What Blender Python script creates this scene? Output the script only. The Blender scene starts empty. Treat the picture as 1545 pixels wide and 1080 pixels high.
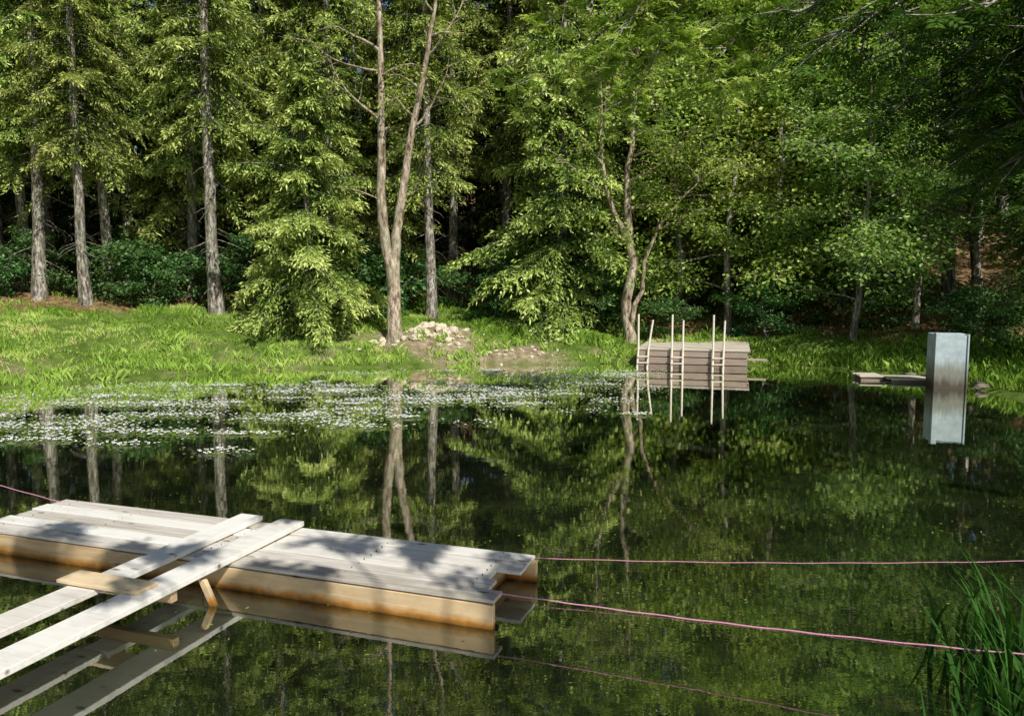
import bpy, math, random
import numpy as np
from mathutils import Vector
random.seed(7)
RS=np.random.RandomState
sc=bpy.context.scene
UP=np.array([0,0,1.0])

# ------------------------------------------------------------ helpers
class MB:
    def __init__(s): s.V=[];s.L=[];s.T=[];s.M=[];s.C=[];s.n=0;s.S=[]
    def add(s,V,F,mat=0,col=0.5,smooth=False):
        V=np.asarray(V,float).reshape(-1,3);F=np.asarray(F,int)
        if len(F)==0:return
        s.V.append(V);s.L.append((F+s.n).ravel());m,k=F.shape
        s.T.append(np.full(m,k));s.M.append(np.full(m,mat));s.S.append(np.full(m,smooth))
        c=np.broadcast_to(np.asarray(col,float),(m,)).copy();s.C.append(c);s.n+=len(V)
    def mesh(s,name,mats):
        V=np.concatenate(s.V);L=np.concatenate(s.L);T=np.concatenate(s.T)
        me=bpy.data.meshes.new(name)
        me.vertices.add(len(V));me.vertices.foreach_set('co',V.ravel())
        me.loops.add(len(L));me.loops.foreach_set('vertex_index',L.astype(np.int32))
        me.polygons.add(len(T))
        st=np.concatenate([[0],np.cumsum(T)[:-1]]).astype(np.int32)
        me.polygons.foreach_set('loop_start',st)
        me.polygons.foreach_set('loop_total',T.astype(np.int32))
        me.polygons.foreach_set('material_index',np.concatenate(s.M).astype(np.int32))
        me.polygons.foreach_set('use_smooth',np.concatenate(s.S))
        a=me.attributes.new('rnd','FLOAT','FACE');a.data.foreach_set('value',np.concatenate(s.C).astype(np.float32))
        for m in mats: me.materials.append(m)
        me.update(calc_edges=True)
        return me
def obj(name,me,loc=(0,0,0),rot=(0,0,0),scale=1.0,parent=None):
    o=bpy.data.objects.new(name,me);sc.collection.objects.link(o)
    o.location=loc;o.rotation_euler=rot
    o.scale=(scale,)*3 if not hasattr(scale,'__len__') else scale
    if parent:o.parent=parent
    return o
def nrm(a): return a/np.maximum(np.linalg.norm(a,axis=-1,keepdims=True),1e-9)
def tube(mb,P,R,sides=6,mat=0,col=0.5,wob=0,rs=None):
    P=np.asarray(P,float);n=len(P);R=np.broadcast_to(np.asarray(R,float),(n,))
    T=nrm(np.gradient(P,axis=0))
    ref=np.array([0,1.0,0]) if abs(T[0][2])>.7 else UP
    A=nrm(np.cross(T,ref));B=np.cross(T,A)
    th=np.arange(sides)*2*math.pi/sides
    rr=R[:,None]*np.ones(sides)[None]
    if wob and rs is not None: rr=rr*(1+wob*rs.uniform(-1,1,(n,sides)))
    V=P[:,None,:]+rr[...,None]*(np.cos(th)[None,:,None]*A[:,None,:]+np.sin(th)[None,:,None]*B[:,None,:])
    i=np.arange(n-1)[:,None]*sides;j=np.arange(sides)[None];k=(j+1)%sides
    F=np.stack([i+j,i+k,i+sides+k,i+sides+j],-1).reshape(-1,4)
    mb.add(V.reshape(-1,3),F,mat,col,True)
def diamonds(mb,P,D,N,Ln,W,mat,col):
    D=nrm(D);S=nrm(np.cross(D,N));Ln=np.asarray(Ln)[...,None]*np.ones((len(P),1));W=np.asarray(W)[...,None]*np.ones((len(P),1))
    V=np.stack([P,P+D*Ln*.45+S*W,P+D*Ln,P+D*Ln*.45-S*W],1).reshape(-1,3)
    mb.add(V,np.arange(len(P)*4).reshape(-1,4),mat,col)
def box(mb,x0,x1,y0,y1,z0,z1,mat=0,col=0.5,R=None):
    V=np.array([[x,y,z] for z in(z0,z1) for y in(y0,y1) for x in(x0,x1)],float)
    if R is not None: V=R(V)
    F=[[0,2,3,1],[4,5,7,6],[0,1,5,4],[2,6,7,3],[0,4,6,2],[1,3,7,5]]
    mb.add(V,F,mat,col)
def snoise(x,y,f=1.0,seed=0):
    r=RS(seed);o=0;a=1;t=0
    for k in range(5):
        for _ in range(3):
            an=r.uniform(0,6.28);ph=r.uniform(0,6.28);q=r.uniform(.8,1.25)
            o=o+a*np.sin((x*math.cos(an)+y*math.sin(an))*f*q+ph)/3
        t+=a;a*=.6;f*=2.03
    return o/t*2

# ------------------------------------------------------------ materials
def newmat(name):
    m=bpy.data.materials.new(name);m.use_nodes=True;nt=m.node_tree;nt.nodes.clear()
    out=nt.nodes.new('ShaderNodeOutputMaterial');return m,nt,out
def N(nt,t,**k):
    n=nt.nodes.new(t)
    for a,b in k.items():
        if a in n.inputs: n.inputs[a].default_value=b
        else: setattr(n,a,b)
    return n
def ramp(nt,fac,stops):
    r=nt.nodes.new('ShaderNodeValToRGB');e=r.color_ramp.elements
    while len(e)<len(stops): e.new(.5)
    for i,(p,c) in enumerate(stops): e[i].position=p;e[i].color=(*c,1) if len(c)==3 else c
    nt.links.new(fac,r.inputs[0]);return r.outputs[0]
def mixc(nt,f,a,b,mode='MIX'):
    m=nt.nodes.new('ShaderNodeMix');m.data_type='RGBA';m.blend_type=mode
    for s,v in((0,f),(6,a),(7,b)):
        if hasattr(v,'is_linked') or hasattr(v,'links'): nt.links.new(v,m.inputs[s])
        else: m.inputs[s].default_value=v if not isinstance(v,tuple) else (*v,1)[:4]
    return m.outputs[2]
def math_(nt,op,a,b=0.0,clamp=False):
    m=nt.nodes.new('ShaderNodeMath');m.operation=op;m.use_clamp=clamp
    for i,v in enumerate((a,b)):
        if hasattr(v,'links'): nt.links.new(v,m.inputs[i])
        else: m.inputs[i].default_value=v
    return m.outputs[0]
def attr(nt,name):
    a=nt.nodes.new('ShaderNodeAttribute');a.attribute_name=name;return a.outputs['Fac']
def noise(nt,scale,detail=6,rough=.6,vec=None,coord='Object',sc3=None):
    n=N(nt,'ShaderNodeTexNoise');n.inputs['Scale'].default_value=scale;n.inputs['Detail'].default_value=detail;n.inputs['Roughness'].default_value=rough
    tc=nt.nodes.new('ShaderNodeTexCoord');v=tc.outputs[coord]
    if sc3:
        mp=nt.nodes.new('ShaderNodeMapping');mp.inputs['Scale'].default_value=sc3;nt.links.new(v,mp.inputs[0]);v=mp.outputs[0]
    nt.links.new(v,n.inputs['Vector']);return n.outputs['Fac']
def leafmat(name,stops,trans=.35,tint=(1.2,1.15,.6)):
    m,nt,out=newmat(name)
    c=ramp(nt,attr(nt,'rnd'),stops)
    oi=nt.nodes.new('ShaderNodeObjectInfo')
    hs=nt.nodes.new('ShaderNodeHueSaturation');nt.links.new(c,hs.inputs['Color'])
    nt.links.new(math_(nt,'ADD',math_(nt,'MULTIPLY',oi.outputs['Random'],.03),.48),hs.inputs['Hue'])
    nt.links.new(math_(nt,'ADD',math_(nt,'MULTIPLY',oi.outputs['Random'],.3),.9),hs.inputs['Value'])
    c=hs.outputs[0]
    p=N(nt,'ShaderNodeBsdfDiffuse');nt.links.new(c,p.inputs['Color'])
    if trans==0: nt.links.new(p.outputs[0],out.inputs[0]);return m
    t=nt.nodes.new('ShaderNodeBsdfTranslucent');nt.links.new(mixc(nt,1.0,c,tint,'MULTIPLY'),t.inputs[0])
    mx=nt.nodes.new('ShaderNodeMixShader');mx.inputs[0].default_value=trans
    nt.links.new(p.outputs[0],mx.inputs[1]);nt.links.new(t.outputs[0],mx.inputs[2]);nt.links.new(mx.outputs[0],out.inputs[0]);return m
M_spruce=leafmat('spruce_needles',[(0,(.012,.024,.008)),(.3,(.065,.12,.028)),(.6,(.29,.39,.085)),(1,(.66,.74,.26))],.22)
M_far=leafmat('far_spruce_needles',[(0,(.008,.016,.006)),(.5,(.045,.08,.022)),(1,(.17,.24,.06))],0)
M_leaf=leafmat('broad_leaves',[(0,(.025,.075,.018)),(.45,(.16,.33,.07)),(1,(.58,.76,.28))],.40)
M_leafy=leafmat('yellowgreen_leaves',[(0,(.05,.10,.02)),(.45,(.27,.42,.075)),(1,(.72,.82,.28))],.40)
M_leafd=leafmat('shaded_leaves',[(0,(.02,.05,.012)),(.6,(.07,.15,.028)),(1,(.16,.28,.05))],.35)  # darkened green: shade of backlit overhanging branches is put into the leaf colour
M_bush=leafmat('bush_leaves',[(0,(.015,.05,.013)),(.6,(.09,.22,.06)),(1,(.36,.58,.26))],.4)
M_grass=leafmat('grass_blades',[(0,(.13,.23,.03)),(.5,(.34,.52,.085)),(.8,(.54,.70,.19)),(1,(.66,.60,.32))],.42)
M_reed=leafmat('reed_blades',[(0,(.015,.045,.010)),(1,(.07,.16,.03))],.3)  # dark green: the shadow over the reeds is painted into their colour
def barkmat(name,a,b,c,sc=1.0):
    m,nt,out=newmat(name)
    n1=noise(nt,3*sc,6,.75,sc3=(3,3,.9));n2=noise(nt,1.1,3,.5)
    col=ramp(nt,n1,[(.38,a),(.5,b),(.62,c)])
    col=mixc(nt,math_(nt,'MULTIPLY',ramp(nt,n2,[(.45,(0,0,0)),(.65,(1,1,1))]),.45),col,(.20,.23,.14))
    p=N(nt,'ShaderNodeBsdfDiffuse');nt.links.new(col,p.inputs['Color'])
    b_=nt.nodes.new('ShaderNodeBump');b_.inputs['Strength'].default_value=1;b_.inputs['Distance'].default_value=.05
    nt.links.new(noise(nt,9,4,.7,sc3=(3,3,.6)),b_.inputs['Height']);nt.links.new(b_.outputs[0],p.inputs['Normal'])
    nt.links.new(p.outputs[0],out.inputs[0]);return m
M_bark=barkmat('spruce_bark',(.05,.04,.032),(.26,.22,.18),(.66,.63,.56))
M_barkl=barkmat('alder_bark',(.10,.07,.05),(.42,.32,.23),(.70,.62,.50))

def woodmat(name,stops,stain=False,dirt=.45):
    m,nt,out=newmat(name)
    g=noise(nt,2.0,8,.7,sc3=(.7,14,14));g2=noise(nt,2.3,6,.7,sc3=(.6,1.5,1))
    base=math_(nt,'ADD',math_(nt,'MULTIPLY',g,.5),math_(nt,'MULTIPLY',attr(nt,'rnd'),.5))
    c=ramp(nt,base,stops)
    c=mixc(nt,math_(nt,'MULTIPLY',ramp(nt,g2,[(.48,(0,0,0)),(.7,(1,1,1))]),dirt),c,(.20,.16,.11))
    tc=nt.nodes.new('ShaderNodeTexCoord');mp=nt.nodes.new('ShaderNodeMapping');mp.inputs['Scale'].default_value=(2.0,5.0,5.0)
    v=nt.nodes.new('ShaderNodeTexVoronoi');v.inputs['Scale'].default_value=1.2
    nt.links.new(tc.outputs['Object'],mp.inputs[0]);nt.links.new(mp.outputs[0],v.inputs['Vector'])
    c=mixc(nt,ramp(nt,v.outputs['Distance'],[(.06,(.85,.85,.85)),(.15,(0,0,0))]),c,(.10,.06,.03))
    if stain:
        geo=nt.nodes.new('ShaderNodeNewGeometry');sp=nt.nodes.new('ShaderNodeSeparateXYZ');nt.links.new(geo.outputs['Position'],sp.inputs[0])
        zz=math_(nt,'ADD',sp.outputs[2],math_(nt,'MULTIPLY',math_(nt,'SUBTRACT',noise(nt,5,4,.6),.5),.10))
        mr=nt.nodes.new('ShaderNodeMapRange');mr.inputs[1].default_value=.085;mr.inputs[2].default_value=.03;nt.links.new(zz,mr.inputs[0])
        c=mixc(nt,mr.outputs[0],c,(.42,.18,.016))
        mr2=nt.nodes.new('ShaderNodeMapRange');mr2.inputs[1].default_value=.035;mr2.inputs[2].default_value=-.005;nt.links.new(zz,mr2.inputs[0])
        c=mixc(nt,mr2.outputs[0],c,(.12,.055,.01))
    p=N(nt,'ShaderNodeBsdfPrincipled',Roughness=.8);nt.links.new(c,p.inputs['Base Color'])
    b_=nt.nodes.new('ShaderNodeBump');b_.inputs['Strength'].default_value=.6;b_.inputs['Distance'].default_value=.005
    nt.links.new(g,b_.inputs['Height']);nt.links.new(b_.outputs[0],p.inputs['Normal'])
    nt.links.new(p.outputs[0],out.inputs[0]);return m
M_deck=woodmat('weathered_deck_wood',[(.22,(.34,.30,.24)),(.38,(.64,.59,.52)),(.55,(.80,.77,.70)),(.85,(.84,.82,.77))],False,.35)
M_deckf=woodmat('raft_deck_wood',[(.22,(.30,.25,.19)),(.38,(.50,.43,.34)),(.55,(.62,.55,.45)),(.85,(.70,.63,.53))],False,.4)
M_beam=woodmat('pine_beam_wood',[(.3,(.36,.24,.12)),(.5,(.64,.46,.25)),(.8,(.80,.63,.40))],True,.35)
M_fasc=woodmat('raft_side_wood',[(.3,(.16,.12,.09)),(.5,(.32,.245,.19)),(.8,(.46,.38,.31))],False,.45)

def flat(name,c,r=.8,nz=None,var=.25):
    m,nt,out=newmat(name)
    n=noise(nt,nz or 4,6,.65)
    cc=mixc(nt,n,tuple(x*(1-var) for x in c),tuple(min(1,x*(1+var)) for x in c))
    p=N(nt,'ShaderNodeBsdfPrincipled',Roughness=r);nt.links.new(cc,p.inputs['Base Color']);nt.links.new(p.outputs[0],out.inputs[0]);return m
M_rope=flat('faded_pink_rope',(.62,.27,.38),.9,60,.5)
M_petal=flat('white_petals',(.82,.82,.80),.6,4,.05)
M_pole=flat('peeled_pole_wood',(.74,.67,.55),.7,8)
M_rock=flat('limestone_rock',(.60,.52,.39),.9,6,.4)

# ------------------------------------------------------------ terrain
POND=np.array([(-10,2.4),(-7,2.6),(-3.5,3.0),(0,3.2),(2.4,3.3),(3.7,4.4),(5.5,6.5),(7.8,9),(9.8,12),(11.9,15.3),(11.4,17.4),(11.3,19.5),(10.8,21.3),(9.3,22.9),(7.5,24.0),(5.5,24.6),(3.3,24.5),(1.5,24.1),(-.6,24.2),(-3.5,23.6),(-6.4,22.8),(-10.1,20.4),(-12.4,18.7),(-16,16.5),(-20,12),(-21,7),(-16,3.2)],float)
def sdist(x,y):
    x=np.asarray(x,float);y=np.asarray(y,float)
    d=np.full(x.shape,1e9);ins=np.zeros(x.shape,bool);n=len(POND)
    for i in range(n):
        a=POND[i];b=POND[(i+1)%n];e=b-a
        t=np.clip(((x-a[0])*e[0]+(y-a[1])*e[1])/(e@e),0,1)
        d=np.minimum(d,np.hypot(x-a[0]-t*e[0],y-a[1]-t*e[1]))
        c=((a[1]>y)!=(b[1]>y))
        with np.errstate(divide='ignore',invalid='ignore'):
            xi=(b[0]-a[0])*(y-a[1])/(b[1]-a[1]+1e-12)+a[0]
        ins^=c&(x<xi)
    return np.where(ins,-d,d)
def mound(x,y): return .55*np.exp(-(((x+2.6)/1.6)**2+((y-26.2)/1.0)**2))+.2*np.exp(-(((x+.2)/1.6)**2+((y-24.9)/.6)**2))
def gh(x,y):
    x=np.asarray(x,float);y=np.asarray(y,float)
    d=sdist(x,y)+.4*snoise(x,y,1.1,3)*np.clip(np.hypot(x-0,y-4)/10,.2,1)
    z=np.where(d>0,.05+.16*np.minimum(d,1.2)+.22*np.clip(d-.9,0,3.2)+.12*np.clip(d-4,0,8),np.maximum(-1.3,d*.45))
    z=z+np.where(y>36,.26*(np.clip(y,36,110)-36),0)
    z=z+.24*np.clip(y-26.5,0,9.5)*np.clip((x-10)/5,0,1)
    z=z+np.clip(d,0,3)*.08*snoise(x,y,1.7,5)+np.where(d>0,mound(x,y),0)
    return z
def gz(x,y): return float(gh(np.array([x]),np.array([y]))[0])
def axis(lo,hi,step,far):
    a=list(np.arange(lo,hi,step));l=lo;h=a[-1];s=step
    while l>-far: s*=1.25;l-=s;a.insert(0,l)
    s=step
    while h<far: s*=1.25;h+=s;a.append(h)
    return np.array(a)
ax=axis(-24,22,.25,400);ay=axis(0,38,.25,400)
X,Y=np.meshgrid(ax,ay);Z=gh(X,Y);nx=len(ax);ny=len(ay)
mb=MB()
i=np.arange(ny-1)[:,None]*nx;j=np.arange(nx-1)[None]
F=np.stack([i+j,i+j+1,i+nx+j+1,i+nx+j],-1).reshape(-1,4)
mb.add(np.stack([X,Y,Z],-1).reshape(-1,3),F,0,.5,True)
def dirtf(x,y):
    n=snoise(x,y,1.5,11);n2=snoise(x,y,3.5,12)
    d=sdist(x,y)
    m=np.exp(-(((x+2.6)/1.7)**2+((y-26)/1.1)**2))*1.3+np.exp(-(((x+.2)/1.5)**2+((y-24.8)/.6)**2))*1.3
    m=m+.42*np.exp(-(((x+2)/5.5)**2+((y-25)/2.2)**2))
    m=m+ .48*np.exp(-((d-.9)/1.1)**2)*(x<3.5)
    m=m+.12*(x<3)*np.clip(1-np.abs(d-3)/3,0,1)
    return np.clip(m+n*.6+n2*.35-.38,0,1)
D=sdist(X,Y)
litter=np.clip((D-8+snoise(X,Y,.5,9)*1.5)/2.0,0,1)
litter=np.where((X>5)&(Y>20),np.clip((D-3.0+snoise(X,Y,.8,9))/1.2,0,1),litter)
M_g,nt,out=newmat('ground_soil_grass')
gr=ramp(nt,noise(nt,2.5,8,.7),[(.3,(.07,.12,.022)),(.55,(.16,.24,.045)),(.75,(.30,.34,.11))])
so=ramp(nt,noise(nt,4,8,.75),[(.3,(.14,.10,.055)),(.5,(.38,.30,.19)),(.7,(.66,.56,.40))])
li=ramp(nt,noise(nt,5,8,.75),[(.3,(.06,.035,.018)),(.5,(.26,.165,.08)),(.7,(.56,.39,.21))])
c=mixc(nt,attr(nt,'dirt'),gr,so);c=mixc(nt,attr(nt,'litter'),c,li)
p=N(nt,'ShaderNodeBsdfDiffuse');nt.links.new(c,p.inputs['Color'])
b_=nt.nodes.new('ShaderNodeBump');b_.inputs['Strength'].default_value=1;b_.inputs['Distance'].default_value=.14
nt.links.new(noise(nt,6,6,.75),b_.inputs['Height']);nt.links.new(b_.outputs[0],p.inputs['Normal']);nt.links.new(p.outputs[0],out.inputs[0])
me=mb.mesh('ground',[M_g])
for nm,v in(('dirt',dirtf(X,Y)),('litter',litter)):
    a=me.attributes.new(nm,'FLOAT','POINT');a.data.foreach_set('value',v.ravel().astype(np.float32))
obj('ground',me)

# ------------------------------------------------------------ water
wx=np.arange(-24,15,.5);wy=np.arange(1,27,.5);X2,Y2=np.meshgrid(wx,wy);nx=len(wx);ny=len(wy)
mb=MB();i=np.arange(ny-1)[:,None]*nx;j=np.arange(nx-1)[None]
F=np.stack([i+j,i+j+1,i+nx+j+1,i+nx+j],-1).reshape(-1,4)
mb.add(np.stack([X2,Y2,X2*0],-1).reshape(-1,3),F,0,.5,True)
M_w,nt,out=newmat('pond_water')
sh=attr(nt,'shallow')
deep=ramp(nt,noise(nt,1.1,7,.78),[(.35,(.006,.009,.004)),(.52,(.011,.016,.007)),(.63,(.03,.036,.013)),(.78,(.08,.09,.03))])
shl=ramp(nt,noise(nt,3,6,.7),[(.3,(.07,.08,.02)),(.55,(.16,.19,.045)),(.75,(.26,.30,.08))])
c=mixc(nt,sh,deep,shl)
df=nt.nodes.new('ShaderNodeBsdfDiffuse');nt.links.new(c,df.inputs[0])
gl=nt.nodes.new('ShaderNodeBsdfGlossy');gl.inputs['Roughness'].default_value=.0;gl.inputs[0].default_value=(.97,.98,.93,1)
bm=nt.nodes.new('ShaderNodeBump');bm.inputs['Strength'].default_value=.5;bm.inputs['Distance'].default_value=.0013
h=math_(nt,'ADD',noise(nt,2.2,2,.5,sc3=(1,1.6,1)),math_(nt,'MULTIPLY',noise(nt,11,2,.5,sc3=(1,1.8,1)),.25))
nt.links.new(h,bm.inputs['Height']);nt.links.new(bm.outputs[0],gl.inputs['Normal'])
fr=nt.nodes.new('ShaderNodeFresnel');fr.inputs[0].default_value=2.1;nt.links.new(bm.outputs[0],fr.inputs['Normal'])
mx=nt.nodes.new('ShaderNodeMixShader');nt.links.new(math_(nt,'MULTIPLY',fr.outputs[0],1.7,True),mx.inputs[0]);nt.links.new(df.outputs[0],mx.inputs[1]);nt.links.new(gl.outputs[0],mx.inputs[2]);nt.links.new(mx.outputs[0],out.inputs[0])
me=mb.mesh('pond_water',[M_w])
d=-sdist(X2,Y2)
s=np.clip(1-d/3.6+.5*snoise(X2,Y2,.7,21),0,1)*np.clip((Y2-12)/5,0,1)*np.clip((6-X2)/5,0.12,1)
a=me.attributes.new('shallow','FLOAT','POINT');a.data.foreach_set('value',s.ravel().astype(np.float32))
obj('pond_water',me)

# ------------------------------------------------------------ tree generators
def spruce(name,seed,H,R,base,tr,dead=0,den=1.0,ws=1.0,lo=False,K=7,mat=None,skip=.12,cb=.14,nbr=(4,8)):
    rs=RS(seed);mb=MB()
    zs=np.linspace(-.4,H,16);wob=np.cumsum(rs.normal(0,.03,(16,2)),0)
    P=np.column_stack([wob[:,0],wob[:,1],zs]);rad=tr*np.clip(1-zs/H,0.03,1)**.8;rad[0]*=1.5;rad[1]*=1.1
    tube(mb,P,rad,5 if lo else 9,0,.5,.06,rs)
    def tc(z): return np.array([np.interp(z,zs,P[:,0]),np.interp(z,zs,P[:,1]),z])
    for k in range(dead):
        z=rs.uniform(1.2,base+2);a=rs.uniform(0,6.28);L=rs.uniform(.5,1.9);d=np.array([math.cos(a),math.sin(a),0]);s=np.linspace(0,1,5)[:,None]
        tube(mb,tc(z)+d*L*s+UP*L*(-.1*s-.35*s**2)+rs.normal(0,.03,(5,3))*s,np.linspace(.022,.005,5),3,0,.3)
    z=base;az=rs.uniform(0,6.28)
    ph=rs.uniform(0,6.28,4)
    while z<H-.25:
        t=(z-base)/(H-base);nb=rs.randint(*nbr) if not lo else rs.randint(4,6)
        for b in range(nb):
            az+=2*math.pi/nb+rs.uniform(-.5,.5)
            if rs.uniform()<skip: continue
            lob=1+.22*math.sin(2*az+z*1.1+ph[0])+.16*math.sin(3*az-z*1.9+ph[1])
            Lb=max(.25,R*(1-t)**.72*rs.uniform(.5,1.15)*lob)
            if t<.12: Lb*=rs.uniform(.5,1.1)
            r=np.array([math.cos(az),math.sin(az),0]);sd=np.array([-r[1],r[0],0])
            sl=-.15+1.0*t+rs.uniform(-.22,.18);cur=rs.uniform(-.35,.35);bc=rs.normal(0,.10)
            o=tc(z+rs.uniform(-.2,.2));dr=rs.uniform(.5,.85)
            f=lambda s:o+r*(Lb*s)[:,None]+sd*(Lb*cur*s**2)[:,None]+UP*(Lb*(sl*s-dr*s**2+.24*s**3))[:,None]
            if not lo: tube(mb,f(np.linspace(0,1,5)),np.linspace(.03,.006,5)*(.5+.25*Lb),3,0,.3)
            ns=max(5,int(Lb*13*den));s=rs.uniform(.12,1.0,ns*2);side=np.where(np.arange(ns*2)%2,1,-1)
            tl=(.14+.40*(1-s))*min(Lb,2.2)*rs.uniform(.5,1.25,ns*2)
            B=f(s);TD=nrm(r*.65+sd*side[:,None]*.75+UP*rs.uniform(-.75,-.0,(ns*2,1)))
            q=np.linspace(.05,1,K)[None,:,None]
            PP=B[:,None,:]+TD[:,None,:]*tl[:,None,None]*q-UP*(.35*tl[:,None,None]*q**2)
            PP=PP.reshape(-1,3)+rs.normal(0,.03,(ns*2*K,3))
            DD=np.repeat(TD,K,0)+rs.normal(0,.5,(ns*2*K,3))-UP*.35
            NN=UP+rs.normal(0,.6,(ns*2*K,3))
            sv=np.repeat(s,K)
            col=np.clip(cb+bc+.5*sv*rs.uniform(.5,1.2,len(sv))+.36*np.tile(np.linspace(0,1,K),ns*2)**1.5+rs.normal(0,.1,len(sv)),0,1)  # crown shade painted as darker inner needles; lighter tips are also new growth
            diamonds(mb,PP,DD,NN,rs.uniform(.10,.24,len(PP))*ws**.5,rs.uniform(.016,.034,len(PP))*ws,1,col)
        z+=rs.uniform(.22,.5)*(1 if H<18 else 1.25)*(1.4 if lo else 1)
    return mb.mesh(name,[M_bark,mat or M_spruce])

def limb(rs,p0,d,L,n=6,droop=-.1,wig=.12):
    P=[np.array(p0,float)];d=nrm(np.array(d,float))
    for k in range(n-1):
        d=nrm(d+rs.normal(0,wig,3)+UP*droop);P.append(P[-1]+d*L/(n-1))
    return np.array(P)
def along(P,s):
    n=len(P)-1;f=np.clip(s*n,0,n-1e-6);i=f.astype(int);return P[i]+(P[i+1]-P[i])*(f-i)[:,None]
def clump(mb,rs,C,nl,rad,ls,mat,flatn=.45,base=.5):
    n=len(C)*nl;c=np.repeat(C,nl,0)
    off=rs.normal(0,1,(n,3))*np.array([rad,rad,rad*flatn])
    out=nrm(off+1e-6)
    D=nrm(out*np.array([1,1,.3])+rs.normal(0,.5,(n,3))-UP*.25)
    Nn=nrm(UP*.8+rs.normal(0,.55,(n,3))+out*.3)
    cc=np.repeat(rs.uniform(-.25,.25,len(C)),nl)
    col=np.clip(base+cc+rs.normal(0,.18,n)+off[:,2]/(rad+1e-6)*.06,0,1)
    l=ls*rs.uniform(.6,1.3,n)
    diamonds(mb,c+off,D,Nn,l,l*.32,mat,col)
def decid(name,seed,H,R,base,tr,leafm,ls=.13,nprim=18,nsec=7,ncl=4,nl=14,barkm=None,trunk=None,prof=None,crad=.26,leanv=(0,0),up=.55):
    rs=RS(seed);mb=MB()
    if trunk is None:
        n=12;zs=np.linspace(-.3,H*.95,n);w=np.cumsum(rs.normal(0,.07,(n,2)),0);w-=w[0]
        P=np.column_stack([w[:,0]+leanv[0]*zs/H,w[:,1]+leanv[1]*zs/H,zs]);trunks=[(P,tr)]
    else: trunks=trunk
    for P,r0 in trunks:
        n=len(P);tt=np.linspace(0,1,n);rad=r0*(1-tt)**.75+.012
        if P[0][2]<0: rad[0]*=1.35
        tube(mb,P,rad,9,0,.5,.05,rs)
    az=rs.uniform(0,6.28)
    for k in range(nprim):
        P,r0=trunks[k%len(trunks)]
        t=(k+.5)/nprim;zt=base+(H*.95-base)*t**.9
        zt=min(zt,P[-1][2]-.05);s=np.interp(zt,P[:,2],np.linspace(0,1,len(P)))
        o=along(P,np.array([s]))[0];az+=2.4+rs.uniform(-.5,.5)
        pr=prof(t) if prof else (math.sin(math.pi*min(.97,(t*.75+.25)))**.6)
        L=R*pr*rs.uniform(.6,1.2)
        e=up+.5*t+rs.uniform(-.25,.2)
        Q=limb(rs,o,(math.cos(az),math.sin(az),e),L*1.1,7,-.06,.14)
        tube(mb,Q,np.linspace(max(.014,r0*.32*(1-t*.6)),.008,7),5,0,.5)
        for m in range(nsec):
            s=rs.uniform(.25,1);q=along(Q,np.array([s]))[0];a2=az+rs.uniform(-1.5,1.5)
            S=limb(rs,q,(math.cos(a2),math.sin(a2),rs.uniform(-.4,.6)),max(.35,L*.42*rs.uniform(.6,1.1)),4,-.12,.18)
            tube(mb,S,np.linspace(.014,.004,4),3,0,.4)
            C=along(S,rs.uniform(.2,1.05,ncl))
            clump(mb,rs,C,nl,crad,ls,1,.45,.5)
    return mb.mesh(name,[barkm or M_bark,leafm])

# ------------------------------------------------------------ variants
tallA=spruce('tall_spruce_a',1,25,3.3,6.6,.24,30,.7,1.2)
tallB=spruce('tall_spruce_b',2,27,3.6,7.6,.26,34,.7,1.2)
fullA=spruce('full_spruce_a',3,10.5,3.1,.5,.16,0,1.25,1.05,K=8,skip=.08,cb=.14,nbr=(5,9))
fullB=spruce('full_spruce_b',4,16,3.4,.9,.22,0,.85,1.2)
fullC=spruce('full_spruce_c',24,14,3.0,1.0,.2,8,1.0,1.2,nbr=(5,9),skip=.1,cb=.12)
farA=spruce('far_spruce_a',21,24,3.4,4.0,.24,0,.36,2.4,True,4,M_far)
farB=spruce('far_spruce_b',22,21,3.6,1.0,.24,0,.40,2.6,True,4,M_far)
decA=decid('broadleaf_a',5,11,3.4,1.1,.12,M_leaf,.15,27,9,5,14,crad=.3,up=.35)
decB=decid('broadleaf_b',6,13,3.7,1.4,.13,M_leafy,.15,30,9,5,13,crad=.32,up=.35)
decC=decid('broadleaf_c',16,9,3.1,.7,.10,M_leaf,.14,26,9,5,14,crad=.28,up=.3)
decT=decid('broadleaf_t',17,14,3.2,4.0,.17,M_leaf,.15,24,8,5,12,crad=.3,up=.4)
bushA=decid('bush_a',8,3.4,1.9,.25,.05,M_bush,.16,12,7,4,13,up=.35)
bushB=decid('bush_b',9,2.6,1.8,.15,.04,M_bush,.18,11,6,4,12,up=.3)
def put(name,me,x,y,s=1.0,parent=None,sz=None,rz=None):
    return obj(name,me,(x,y,gz(x,y)-.05),(0,0,random.uniform(0,6.28) if rz is None else rz),(s,s,sz or s),parent)

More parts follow.
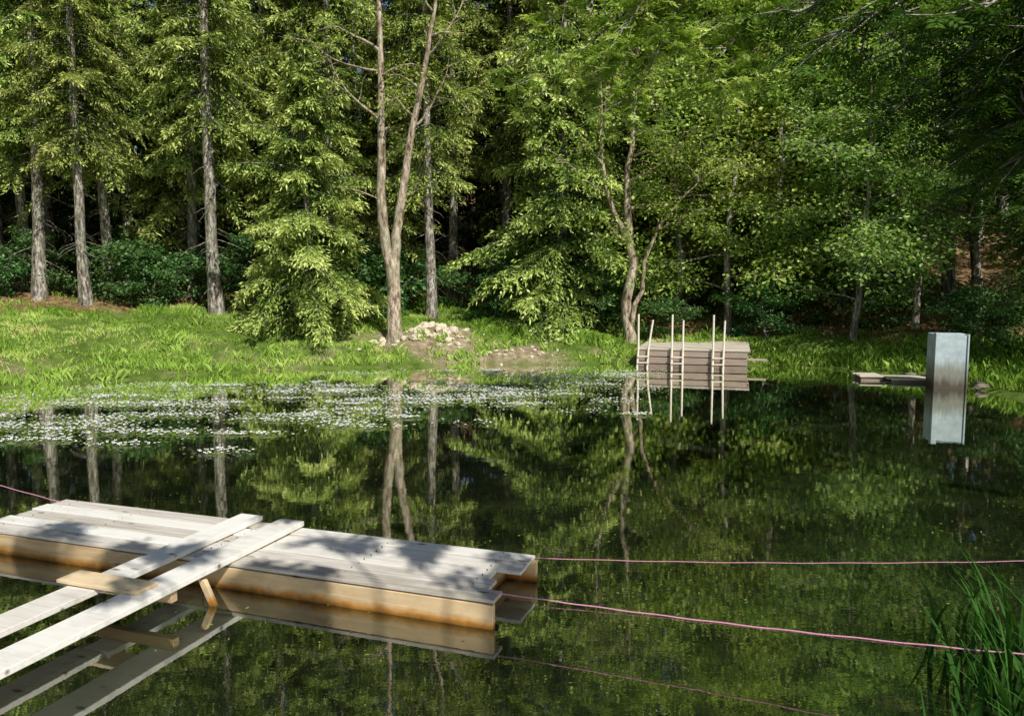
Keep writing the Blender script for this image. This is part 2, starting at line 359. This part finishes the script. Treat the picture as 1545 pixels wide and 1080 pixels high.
for x,y,m,s in [(-18.4,30,tallA,.98),(-16.0,29,tallB,.78),(-16.1,31,tallA,.85),(-11.1,29,tallB,.92),(-3.1,30,tallA,.85),(-2.7,35,tallB,.85),
    (-23.7,36,tallB,1),(-21.5,27.5,tallB,.85),(-13.6,33,tallA,.9),(-11.4,36,tallB,1),(-7.8,32.5,tallA,.95),(-.4,36,tallA,1),(11.6,33,tallA,1),(17.3,34,tallA,1),(16.2,28.6,tallB,.8),
    (1.8,33,tallB,.95),(-20,32,tallA,.92)]:
    put('tall_spruce_tree',m,x,y,s)
for x,y,m,s in [(-7.1,26.9,fullA,1.0),(1.9,28.6,fullC,1.05),(8.6,31,fullB,1.08),(4.9,31.5,fullB,1.15),(17.9,24.6,fullC,.95),(-5.6,34,fullC,.9),(13.6,31.5,fullC,1.15),(-14.8,35,fullB,1.05),(-9.4,33.5,fullB,1.0)]:
    put('spruce_tree',m,x,y,s)
for x,y,m,s in [(11.2,25.2,decC,1.02),(7.9,28.0,decB,.98),(15.0,29.5,decT,1.0),(13.2,25.2,decC,1.1),(6.4,29.6,decB,1.05),(12.2,28.6,decB,1.05),(17.2,21.6,decA,.9),(-22.5,24,decA,.8),(10.0,29.8,decB,1.1),(17.5,29,decT,1.0),(20,25.5,decT,1),(15.6,18.0,decA,.85)]:
    put('broadleaf_tree',m,x,y,s)

bx=[(-20,29.4),(-18.8,31),(-15.0,30.2),(-14.0,29.8),(-13,31.4),(-10.0,30.6),(-5.2,30.5),(-4.4,32),(-2.2,32),(-.8,29.8),(.2,31),(-22,30),(-16.8,33),(3.2,30.6),(7.2,31),(9.9,28.6),(10.8,30),(-6.4,31.2),(-8.6,32.5),(3.0,28.4),(5.6,27.4),(8.9,26.6),(12.6,26.4),(13.4,21.6),(14.2,23.4),(13.9,19.4)]
for i,(x,y) in enumerate(bx): put('undergrowth_bush',bushA if i%2 else bushB,x,y,random.uniform(.55,1.05) if y>24 else .6)

df_=bpy.data.objects.new('distant_forest',None);sc.collection.objects.link(df_)
for row in range(4):
    y0=38.5+row*4.2
    w=.72*y0+6;step=3.8+row*.1
    x=-w
    while x<w:
        xx=x+random.uniform(-1,1);yy=y0+random.uniform(-1.6,1.6)
        m=farA if (row<2 and random.random()<.6) else farB
        put('forest_tree',m,xx,yy,random.uniform(.9,1.15)*(1.15 if m is farB else 1),df_);x+=step
for x,y in [(-25,22),(-27,17),(-26,12),(-28,27),(-29,33),(27,20),(27,27),(24,12),(28,33)]:
    put('forest_tree',random.choice([farA,farB]),x,y,1.0,df_)

# forked alder in the middle
bz=gz(-4.0,26.0)
def path(pts,n=14,seed=0,w=.03):
    pts=np.array(pts,float);t=np.linspace(0,1,len(pts));tt=np.linspace(0,1,n)
    P=np.column_stack([np.interp(tt,t,pts[:,i]) for i in range(3)])
    rs=RS(seed);P[1:,:2]+=rs.normal(0,w,(n-1,2));return P
T1=path([(0,0,-.3),(.02,0,1.0),(-.02,0,2.2),(-.26,0,3.2),(-.36,.0,4.6),(-.34,.05,6.4),(-.3,.1,9),(-.35,.1,12),(-.4,.2,17)],22,1,.02)
T2=path([(.03,.02,1.5),(.1,.0,2.6),(.14,0,3.6),(.36,0,4.9),(.7,-.05,6.8),(1.2,-.1,9),(1.55,-.1,11),(1.9,0,16)],20,2,.02)
me=decid('forked_alder',44,16,2.6,6.5,.25,M_leafy,.11,22,6,3,7,M_barkl,[(T1,.25),(T2,.19)],lambda t:.5+.5*t,.3)
al=obj('forked_alder_tree',me,(-4.0,26.0,bz))
lb=MB();rs=RS(5)
for p0,d,L,r in [((.7,-.08,6.9),(.9,-.1,.35),2.6,.05),((-.35,.05,7.2),(-.8,-.2,.55),2.6,.05),((-.35,.1,8.8),(-1,-.1,.2),2.8,.045),((1.2,-.1,9.2),(1,0,.8),2.4,.045),((-.36,0,4.6),(-.7,-.4,.5),1.5,.03),((.33,0,4.7),(.8,-.5,.2),1.6,.025)]:
    Q=limb(rs,p0,d,L,8,.02,.16);tube(lb,Q,np.linspace(r,.008,8),5,0,.5)
    for s in (.35,.5,.65,.8,.9):
        q=along(Q,np.array([s]))[0];S=limb(rs,q,nrm(np.array(d,float))+rs.normal(0,.6,3),L*.4,5,-.02,.2);tube(lb,S,np.linspace(r*.4,.004,5),3,0,.5)
        clump(lb,rs,along(S,rs.uniform(.5,1,1)),5,.2,.1,1)
obj('side_limbs',lb.mesh('alder_side_limbs',[M_barkl,M_leafy]),parent=al)
# crooked tree behind the raft
x0,y0=4.15,27.0
T=path([(0,0,-.3),(-.15,0,1.2),(.05,0,2.8),(-.15,0,4.4),(-.2,.1,6),(.1,.1,8),(.2,.1,11.5)],16,7,.05)
Tb=path([(-.1,0,.1),(.25,-.2,1.3),(.4,-.2,2.6),(1.0,-.3,4.3),(2.2,-.3,5.6)],12,8,.05)
Tc=path([(-.1,0,3.6),(-.7,-.1,4.8),(-1.1,-.2,6.4),(-1.2,0,9)],10,9,.05)
me=decid('crooked_tree',14,11.5,2.8,3.4,.2,M_leafy,.12,26,7,4,11,M_barkl,[(T,.2),(Tb,.09),(Tc,.09)],lambda t:.7+.3*math.sin(3*t),.28)
obj('crooked_alder_tree',me,(x0,y0,gz(x0,y0)))

# near overhanging trees on the right bank
def rowan_leaves(mb,rs,C,D,mat,ls=.05,npair=5):
    C=np.asarray(C);D=nrm(np.asarray(D));n=len(C);Nn=nrm(UP+rs.normal(0,.35,(n,3)));S=nrm(np.cross(D,Nn));Nn=np.cross(S,D)
    base=np.clip(.5+rs.normal(0,.2,n),0,1)
    for k in range(npair):
        for sg in(-1,1):
            P=C+D*(.03+.2*k/npair)-UP*.03*(k/npair)**2
            diamonds(mb,P,S*sg+D*.55-UP*.15+rs.normal(0,.08,(n,3)),Nn,ls*rs.uniform(.9,1.3,n)*(1.1-.04*k),ls*.22,mat,np.clip(base+rs.normal(0,.08,n),0,1))
    diamonds(mb,C+D*.23,D,Nn,ls,ls*.2,mat,base)
def rowan(name,trunkpts,tr,tips,nsub,nleaf,leafm,seed,ls=.055,smin=.3,lr=.06,sl=1.0):
    rs=RS(seed);mb=MB();T=path(trunkpts,10,seed,.05);tube(mb,T,np.linspace(tr,tr*.4,10),10,0,.5,.05,rs)
    for tp in tips:
        tp=np.array(tp,float);s0=rs.uniform(.55,.98);o=along(T,np.array([s0]))[0]
        n=10;t=np.linspace(0,1,n)[:,None];L=np.linalg.norm(tp-o)
        Q=o+(tp-o)*t+UP*(L*.16*np.sin(math.pi*t))+np.cumsum(rs.normal(0,.04,(n,3)),0)*t
        tube(mb,Q,np.linspace(lr,.008,n),6,0,.5)
        for m in range(nsub):
            s=rs.uniform(smin,1.0);q=along(Q,np.array([s]))[0]
            S=limb(rs,q,nrm(tp-o)*.8+rs.normal(0,.6,3)*np.array([1,1,.6]),rs.uniform(.4,1.3)*sl,5,-.1,.15)
            tube(mb,S,np.linspace(.012,.003,5),3,0,.4)
            C=along(S,rs.uniform(.2,1,nleaf));a=rs.uniform(0,6.28,nleaf)
            rowan_leaves(mb,rs,C,np.column_stack([np.cos(a),np.sin(a),rs.uniform(-.7,.1,nleaf)]),1,ls)
    return mb.mesh(name,[M_bark,leafm])
g0=gz(8.4,5.4)
me=rowan('overhanging_rowan',[(8.4,5.4,g0-.3),(8.2,5.6,g0+2),(7.4,6.0,4.4),(6.6,6.6,6.2)],.17,
  [(3.6,7,4.6),(4.2,7,4.3),(4.6,8,4.4),(2.8,8,5.2),(4.0,9,5.0),(5.0,8.6,3.9),(5.4,9,4.1),(3.2,9.5,5.6),(4.9,9.6,4.6),(4.9,7.6,3.7),(4.4,6.8,4.1),(3.6,6.4,4.6),(5.9,9.6,4.2),(5.7,10,3.6),(5.2,8.2,3.4),(4.3,8.2,4.3),(5.4,8.8,4.7),(6.2,10.4,3.9),(4.6,7.2,3.9),(3.0,7.2,4.9)],26,10,M_leafd,33,.07)
obj('overhanging_rowan_tree',me)
me=rowan('ash_overhang',[(10.8,11.5,gz(10.8,11.5)-.3),(10.4,12,3),(9.2,12.6,6),(7.0,13.2,8.4),(4,13.6,9.2)],.2,
  [(.4,14,6.0),(1.6,13.5,6.3),(2.4,14,5.8),(0,14.5,6.6),(3.2,13.5,6.3),(1.2,15,5.8),(4.2,14.5,6.6),(2.8,15.5,6.8),(3.6,14,5.8)],26,10,M_leafy,37,.095,.45)
obj('overhanging_ash_tree',me)
g0=gz(4.5,-3)
me=rowan('bank_rowan',[(4.5,-3,g0-.3),(4.4,-2.8,g0+2.2),(4.0,-2.4,5.0),(3.4,-2.0,6.8)],.12,
  [(-.5,1.4,6.2),(-1.4,1.0,6.6),(.9,.9,6.2),(2.2,1.6,6.2),(3.2,.6,6.4),(-2.4,1.8,6.6),(1.2,1.9,6.6)],5,10,M_leafd,51,.12,.55,.02,.55)
obj('bank_rowan_tree',me)

# ------------------------------------------------------------ grass
def blades(mb,rs,x,y,h,w,lean=.35,zb=None,colbase=.5):
    n=len(x);z=gh(x,y) if zb is None else np.full(n,zb)
    P=np.column_stack([x,y,z-.02]);a=rs.uniform(0,6.28,n);d=np.column_stack([np.cos(a),np.sin(a),np.zeros(n)]);s=np.column_stack([-d[:,1],d[:,0],np.zeros(n)])
    ln=rs.uniform(.1,1,n)*lean
    w=w[:,None];m=P+UP*(h*.6)[:,None]+d*(h*ln*.35)[:,None];t=P+UP*h[:,None]*(1-.25*ln[:,None])+d*(h*ln)[:,None]
    V=np.stack([P-s*w,P+s*w,m+s*w*.8,t,m-s*w*.8],1).reshape(-1,3)
    mb.add(V,np.arange(n*5).reshape(-1,5),0,np.clip(colbase+rs.normal(0,.2,n),0,1))
rs=RS(77);mb=MB();n=300000
x=rs.uniform(-24,22,n);y=rs.uniform(16,35,n);d=sdist(x,y)
dn=np.clip(1-dirtf(x,y)*1.2,0.04,1)*np.where(d<9.5,1,.12)
dn=np.where((x>5),dn*np.clip((4.2-d)/1.5,.05,1),dn)
dn=dn*np.clip(.6+.8*snoise(x,y,2.4,31),0.06,1)
k=(d>.05)&(rs.uniform(0,1,n)<dn);x=x[k];y=y[k]
hh=rs.uniform(.05,.2,len(x))*(1+.8*snoise(x,y,1.3,41)+.5*snoise(x,y,4,42))
hh=np.clip(hh,.03,.55)
blades(mb,rs,x,y,hh,rs.uniform(.008,.016,len(x)),.8,None,np.clip(.5+.4*snoise(x,y,.9,43)+.25*snoise(x,y,4,44),.05,.93))
cx=rs.uniform(-16,14,360);cy=rs.uniform(17,28,360);dd=sdist(cx,cy);q=(dd>-.2)&(dd<1.8)
cx=cx[q];cy=cy[q]
x=np.repeat(cx,40)+rs.normal(0,.18,len(cx)*40);y=np.repeat(cy,40)+rs.normal(0,.14,len(cx)*40)
blades(mb,rs,x,y,rs.uniform(.08,.4,len(x)),rs.uniform(.006,.012,len(x)),.8)
x=rs.uniform(2,16,40000);y=rs.uniform(1,24,40000);d=sdist(x,y);k=(d>0)&(d<3.5);blades(mb,rs,x[k],y[k],rs.uniform(.15,.5,k.sum()),rs.uniform(.006,.012,k.sum()),.7,None,.2)
x=rs.uniform(-12,3,12000);y=rs.uniform(.5,4,12000);d=sdist(x,y);k=(d>0.1);blades(mb,rs,x[k],y[k],rs.uniform(.05,.16,k.sum()),rs.uniform(.004,.008,k.sum()),.7,None,.35)
obj('grass',mb.mesh('grass',[M_grass]))

# near reeds
rs=RS(12);mb=MB()
def reed(mb,rs,x,y,z,h,w,a,lean):
    s=np.linspace(0,1,9);d=np.array([math.cos(a),math.sin(a),0]);sd=np.array([-d[1],d[0],0])
    P=np.array([x,y,z])+UP*(h*(s-.28*lean*s**3))[:,None]+d*(h*lean*s**2.2)[:,None]
    ww=(w*(1-s**2.5)+.0008)[:,None]
    V=np.stack([P-sd*ww,P+UP*0.0-d*ww*.25,P+sd*ww],1).reshape(-1,3);i=np.arange(8)[:,None]*3
    F=np.concatenate([np.stack([i+0,i+1,i+4,i+3],-1),np.stack([i+1,i+2,i+5,i+4],-1)],1).reshape(-1,4)
    mb.add(V,F,0,np.clip(rs.normal(.5,.25),0,1),True)
for cx,cy,n,hm in [(3.05,4.55,34,.8),(2.85,4.25,26,.62),(3.3,4.9,28,.85),(2.12,3.95,4,.5),(3.5,4.4,34,.9),(3.0,4.0,24,.6),(2.7,4.0,10,.4),(3.3,5.3,14,.7)]:
    for _ in range(n):
        reed(mb,rs,cx+rs.normal(0,.14),cy+rs.normal(0,.14),-.1,hm*rs.uniform(.5,1.15),rs.uniform(.009,.018),rs.uniform(1.6,5.0),rs.uniform(.1,.7))
obj('reed_clump',mb.mesh('reed_clump',[M_reed]))

# white water crowfoot
rs=RS(91);mb=MB();C=[]
def cluster(x,y,n,sx,sy): C.append(np.column_stack([rs.normal(x,sx,n),rs.normal(y,sy,n)]))
for x,y in zip(rs.uniform(-12.5,3.4,300),rs.uniform(11.5,22.8,300)):
    d=-sdist(np.array([x]),np.array([y]))[0]
    if d<.2: continue
    band=math.exp(-((y-(17.2+.34*(x+4)))/3.0)**2)
    if rs.uniform()<band: cluster(x,y,int(rs.uniform(6,75)),rs.uniform(.12,.6),rs.uniform(.05,.25))
for x,y,n,sx,sy in [(-9,13.4,160,.8,.16),(-6.2,12.9,140,.6,.14),(-4.2,14.2,170,.8,.2),(-2.0,16.5,240,.9,.25),(-.6,18.5,240,.8,.3),(-8,16,180,1.2,.25),(-4.5,11.4,40,.25,.12),(-5.5,18,180,1.2,.3),(-8.5,19,160,1.1,.3),(0.6,20.5,160,.9,.3),(-6,11.9,40,.3,.1),(-.2,17.2,200,.6,.22),(-3,15.2,120,.6,.16),(1.2,19.2,120,.6,.22),(-7.6,12.2,60,.5,.1),(-2.6,13.4,60,.4,.1)]: cluster(x,y,n,sx,sy)
C=np.concatenate(C);C=C[-sdist(C[:,0],C[:,1])>.15];n=len(C)
P=np.column_stack([C,np.full(n,.012)])
P[:,2]+=rs.uniform(0,.03,n)
for k in range(5):
    a=2*math.pi*k/5+rs.uniform(0,.3,n);Dv=np.column_stack([np.cos(a),np.sin(a),np.full(n,.5)])
    diamonds(mb,P,Dv,np.tile(UP,(n,1)),rs.uniform(.018,.040,n),.015,0,.5)
m=n*3;idx=rs.randint(0,n,m);Q=np.column_stack([C[idx]+rs.normal(0,.18,(m,2)),np.full(m,.004)]);Q[:,2]+=rs.uniform(0,.008,m)
a=rs.uniform(0,6.28,m)
diamonds(mb,Q,np.column_stack([np.cos(a),np.sin(a),np.zeros(m)]),np.tile(UP,(m,1))+rs.normal(0,.1,(m,3)),rs.uniform(.03,.09,m),.012,1,rs.uniform(0,.7,m))
m=4000;Q=np.column_stack([rs.uniform(-13,11,m),rs.uniform(5,23,m),np.full(m,.004)]);Q=Q[-sdist(Q[:,0],Q[:,1])>.1]
Q=Q[(snoise(Q[:,0],Q[:,1],1.0,61)>.1)];m=len(Q);a=rs.uniform(0,6.28,m)
diamonds(mb,Q,np.column_stack([np.cos(a),np.sin(a),np.zeros(m)]),np.tile(UP,(m,1)),rs.uniform(.012,.045,m),.007,1,rs.uniform(0,.7,m))
obj('water_crowfoot_flowers',mb.mesh('water_crowfoot_flowers',[M_petal,M_grass]))

# ------------------------------------------------------------ near dock
def bev(o,w=.005):
    b=o.modifiers.new('bevel','BEVEL');b.width=w;b.segments=2;b.limit_method='ANGLE';return o
ang=math.atan2(.327,-.945)
dock=bpy.data.objects.new('wooden_dock',None);sc.collection.objects.link(dock);dock.location=(.2,6.34,0);dock.rotation_euler=(0,0,ang)
rs=RS(3);mb=MB()
wd=[.0,.205,.41,.615,.82,1.02]
for r in range(5):
    y0,y1=wd[r]+.009,wd[r+1]-.011
    e=[.0,.0,.20,.12,.0][r];js=[2.62,2.44,2.58,2.5,2.60][r]
    for (xa,xb) in ((e,js-.006),(js+.006,5.25+[0,.03,0,.02,.01][r])):
        th=.032;z=.19+rs.uniform(-.005,.006);w1=rs.uniform(-.008,.008);w2=rs.uniform(-.006,.006)
        box(mb,xa,xb,y0,y1,z,z+th,0,rs.uniform(0,1),lambda V:V+np.column_stack([V[:,0]*0,w1*(V[:,0]-xa)/(xb-xa),w2*(V[:,0]-xa)/(xb-xa)]))
o=bev(obj('deck_planks',mb.mesh('deck_planks',[M_deck]),parent=dock),.006)
mb=MB()
box(mb,.01,2.6,.96,1.015,-.22,.182,0,.6);box(mb,2.61,5.24,.965,1.018,-.22,.182,0,.35)
box(mb,-.02,5.2,.0,.05,-.22,.182,0,.5)
for x in (.25,1.3,2.5,3.0,4.1,5.1): box(mb,x,x+.05,.053,.957,-.05,.180,0,rs.uniform(.2,.6))
box(mb,.30,5.0,.45,.52,-.18,-.055,0,.4)
bev(obj('side_beams',mb.mesh('side_beams',[M_beam]),parent=dock),.004)
mb=MB()
for x in (.7,1.9,3.4,4.5):
    s=np.linspace(0,.7,6);tube(mb,np.column_stack([np.full(6,x),s+.12,np.full(6,-.2)]),[.02,.2,.22,.22,.2,.02],16,0,.3)
obj('float_barrels',mb.mesh('float_barrels',[flat('barrel_plastic',(.03,.04,.05),.5)]),parent=dock)
mb=MB()
for x in (.27,1.32,2.4,2.7,4.12,5.05):
    for y in np.arange(.05,1.0,.1025):
        xx=x+rs.uniform(-.012,.012);P=np.array([[xx,y,.215],[xx,y,.2295]]);tube(mb,P,[.005,.005],8,0,.5)
        mb.add(np.array([[xx+.005*math.cos(a),y+.005*math.sin(a),.2295] for a in np.arange(8)*math.pi/4]),[list(range(8))],0,.5)
obj('screws',mb.mesh('screws',[flat('rusty_screws',(.12,.09,.07),.6)]),parent=dock)

gang=bpy.data.objects.new('plank_gangway',None);sc.collection.objects.link(gang);gang.location=dock.location;gang.rotation_euler=dock.rotation_euler
mb=MB()
box(mb,2.77,3.02,-.02,1.83,.234,.28,0,.75);box(mb,2.29,2.55,0,4.9,.234,.282,0,.6)
box(mb,2.80,3.06,1.86,4.9,.228,.272,0,.4)
box(mb,2.40,3.16,1.70,1.91,.2835,.312,1,.95)
bev(obj('planks',mb.mesh('gangway_planks',[M_deck,M_beam]),parent=gang),.005)
mb=MB()
box(mb,2.32,3.06,1.60,1.66,.14,.226,0,.4)
def tl(V): V=V.copy();V[:,0]+=(V[:,2])*.5;return V
box(mb,2.2,2.26,1.3,1.34,-.5,.2,0,.7,tl)
box(mb,2.3,3.1,3.3,3.36,.12,.226,0,.4)
for x in(2.35,3.02): box(mb,x-.035,x+.035,3.365,3.41,-1.2,.2235,0,.5)
bev(obj('supports',mb.mesh('gangway_supports',[M_beam]),parent=gang),.004)

# ropes
def rope(pts,sag,r=.006,name='mooring_rope'):
    mb=MB();a,b=[np.array(p,float) for p in pts];n=60;t=np.linspace(0,1,n)
    P=a+(b-a)*t[:,None]-UP*(sag*4*t*(1-t))[:,None]
    P+=.002*np.column_stack([np.zeros(n),np.sin(t*300),np.cos(t*300)])
    tube(mb,P,r,6,0,.5);obj(name,mb.mesh(name,[M_rope]))
rope([(.18,6.3,.21),(7.2,5.2,.75)],.10,.003)
rope([(-.15,5.5,.24),(4.3,3.95,.40)],.05,.0048)
rope([(-4.7,7.9,.22),(-9.5,9.6,.9)],.03,.004)

# ------------------------------------------------------------ far raft
raft=bpy.data.objects.new('swimming_raft',None);sc.collection.objects.link(raft);raft.location=(3.85,23.4,0);raft.rotation_euler=(0,0,math.atan2(-.28,.96))
rs=RS(8);mb=MB();RD=4.4
for k in range(21):
    y0=.0+k*.212;box(mb,-.05+rs.uniform(-.02,.02),3.25+rs.uniform(-.03,.03),y0-.03,y0+.165,.545,.58+rs.uniform(-.004,.006),0,rs.uniform(.1,.9))
bev(obj('deck',mb.mesh('raft_deck',[M_deckf]),parent=raft))
mb=MB()
for z0,z1,c in((-.25,.1,.3),(.13,.32,.5),(.35,.54,.6)):
    box(mb,0,3.2,0,.05,z0,z1,0,c);box(mb,3.15,3.2,.055,RD,z0,z1,0,c-.1);box(mb,0,.05,.055,RD,z0,z1,0,c-.1);box(mb,.055,3.145,RD-.05,RD,z0,z1,0,c)
for x in(.1,1.1,2.1,3.05): box(mb,x,x+.07,.055,.12,-.3,.54,0,.3)
box(mb,3.21,3.75,.3,.36,.26,.32,0,.8)
bev(obj('side_boards',mb.mesh('raft_side_boards',[M_fasc]),parent=raft))
mb=MB()
for x,dx,lean in((.02,.30,.12),(1.02,.32,0),(2.22,.30,.02)):
    for q,(xx,h,ly) in enumerate(((x,1.62,0),(x+dx,1.45,.05))):
        yy=-.09
        tube(mb,[(xx-lean*.5,yy,-.5),(xx,yy+ly,.6),(xx+lean*(1 if q else -.1),yy+ly+.03,h)],[.034,.032,.029],8,0,.6)
        mb.add([[xx+lean*(1 if q else -.1)+.029*math.cos(a),yy+ly+.03+.029*math.sin(a),h] for a in np.arange(8)*math.pi/4],[list(range(8))],0,.6)
    for z in(-.05,.14,.33): box(mb,x-.03,x+dx+.03,-.16,-.115,z,z+.035,0,.6)
bev(obj('ladders',mb.mesh('raft_ladders',[M_pole]),parent=raft),.003)

# ------------------------------------------------------------ concrete outlet box
M_c,nt,out=newmat('stained_concrete')
geo=nt.nodes.new('ShaderNodeNewGeometry');sp=nt.nodes.new('ShaderNodeSeparateXYZ');nt.links.new(geo.outputs['Position'],sp.inputs[0])
c=ramp(nt,noise(nt,5,8,.7),[(.3,(.32,.39,.41)),(.6,(.48,.56,.58)),(.8,(.62,.67,.68))])
zz=math_(nt,'ADD',sp.outputs[2],math_(nt,'MULTIPLY',math_(nt,'SUBTRACT',noise(nt,3,5,.7,sc3=(3,3,.5)),.5),.6))
mr=nt.nodes.new('ShaderNodeMapRange');mr.inputs[1].default_value=.75;mr.inputs[2].default_value=.45;nt.links.new(zz,mr.inputs[0])
c=mixc(nt,math_(nt,'MULTIPLY',mr.outputs[0],.85),c,(.18,.17,.12))
mr=nt.nodes.new('ShaderNodeMapRange');mr.inputs[1].default_value=.36;mr.inputs[2].default_value=.1;nt.links.new(zz,mr.inputs[0])
c=mixc(nt,mr.outputs[0],c,(.07,.055,.04))
p=N(nt,'ShaderNodeBsdfPrincipled',Roughness=.85);nt.links.new(c,p.inputs['Base Color']);nt.links.new(p.outputs[0],out.inputs[0])
mb=MB()
box(mb,-.37,.37,.12,.62,-1,1.32,0);box(mb,-.37,-.25,-.10,.118,-1,1.35,0);box(mb,.33,.37,-.10,.118,-1,1.325,0)
box(mb,-.248,.328,-.07,-.02,-1,1.30,0)
o=bev(obj('concrete_outlet_box',mb.mesh('concrete_outlet_box',[M_c]),(10.6,18.5,0),(0,0,math.radians(-14))),.012)

# low plank landing
rs=RS(18);mb=MB()
for k in range(5): box(mb,0+rs.uniform(-.05,.05),1.0+rs.uniform(-.05,.05),k*.19,k*.19+.17,.07,.10,0,rs.uniform(.2,.8))
for k in range(4): box(mb,-.65+rs.uniform(-.05,.05),-.06,.35+k*.2,.35+k*.2+.18,.10,.13,0,rs.uniform(.2,.8))
for y in(.05,.8): box(mb,.03,.98,y,y+.08,-.1,.068,1,.3)
for y in(.4,1.0): box(mb,-.63,-.08,y,y+.08,-.1,.098,1,.3)
bev(obj('plank_landing',mb.mesh('plank_landing',[M_deckf,M_fasc]),(9.75,19.6,0),(0,0,math.radians(-8))))

# rocks
import bmesh
def rocks(name,spots,seed,mat=None):
    rs=RS(seed);mb=MB()
    bm=bmesh.new();bmesh.ops.create_icosphere(bm,subdivisions=2,radius=1);V0=np.array([v.co[:] for v in bm.verts]);F0=np.array([[v.index for v in f.verts] for f in bm.faces]);bm.free()
    for x,y,r in spots:
        V=V0*(1+.22*np.sin(V0@rs.normal(0,2.5,(3,1))+rs.uniform(0,6)))*(1+rs.normal(0,.06,(len(V0),1)))
        V=V*np.array([r*rs.uniform(.8,1.4),r*rs.uniform(.8,1.2),r*rs.uniform(.5,.85)])
        a=rs.uniform(0,6.28);c,s=math.cos(a),math.sin(a);V=V@np.array([[c,s,0],[-s,c,0],[0,0,1]])
        mb.add(V+np.array([x,y,max(gz(x,y),-.05)+r*.2]),F0,0,.5)
    obj(name,mb.mesh(name,[mat or M_rock]))
rs=RS(6)
sp_=[(rs.normal(-2.7,.8),rs.normal(26.0,.45),rs.uniform(.04,.16)) for _ in range(90)]+[(rs.normal(-.6,1.2),rs.normal(24.8,.35),rs.uniform(.03,.08)) for _ in range(35)]+[(rs.uniform(-6,2),rs.uniform(24.2,27),rs.uniform(.03,.07)) for _ in range(40)]
rocks('rock_pile',sp_,4)
rocks('shore_stones',[(11.0,20.3,.12),(10.8,20.7,.10),(11.2,18.2,.14),(11.45,18.7,.12)],5,flat('dark_stone',(.2,.17,.13),.9,6,.4))

# ------------------------------------------------------------ light, world, camera
s=Vector((.36,-.62,.70)).normalized()
el=math.asin(s.z);azm=math.atan2(s.x,s.y)
L=bpy.data.lights.new('sun','SUN');L.energy=5.0;L.angle=math.radians(.5);L.color=(1,.97,.90)
lo=obj('sun',L);lo.rotation_euler=(-s).to_track_quat('-Z','Y').to_euler()
w=bpy.data.worlds.new('World');sc.world=w;w.use_nodes=True;nt=w.node_tree
sky=nt.nodes.new('ShaderNodeTexSky');sky.sky_type='NISHITA';sky.sun_disc=False;sky.sun_elevation=el;sky.sun_rotation=azm
nt.links.new(sky.outputs[0],nt.nodes['Background'].inputs[0]);nt.nodes['Background'].inputs[1].default_value=.07
cam=bpy.data.cameras.new('camera');co=obj('camera',cam);sc.camera=co
co.location=(0,0,2.5);co.rotation_euler=(math.radians(90-5.417),0,0);cam.sensor_width=36;cam.lens=36*1160/1545;cam.clip_end=1500;cam.clip_start=.05
sc.view_settings.view_transform='Standard';sc.view_settings.look='None';sc.view_settings.exposure=0
print('verts',sum(len(m.vertices) for m in bpy.data.meshes))
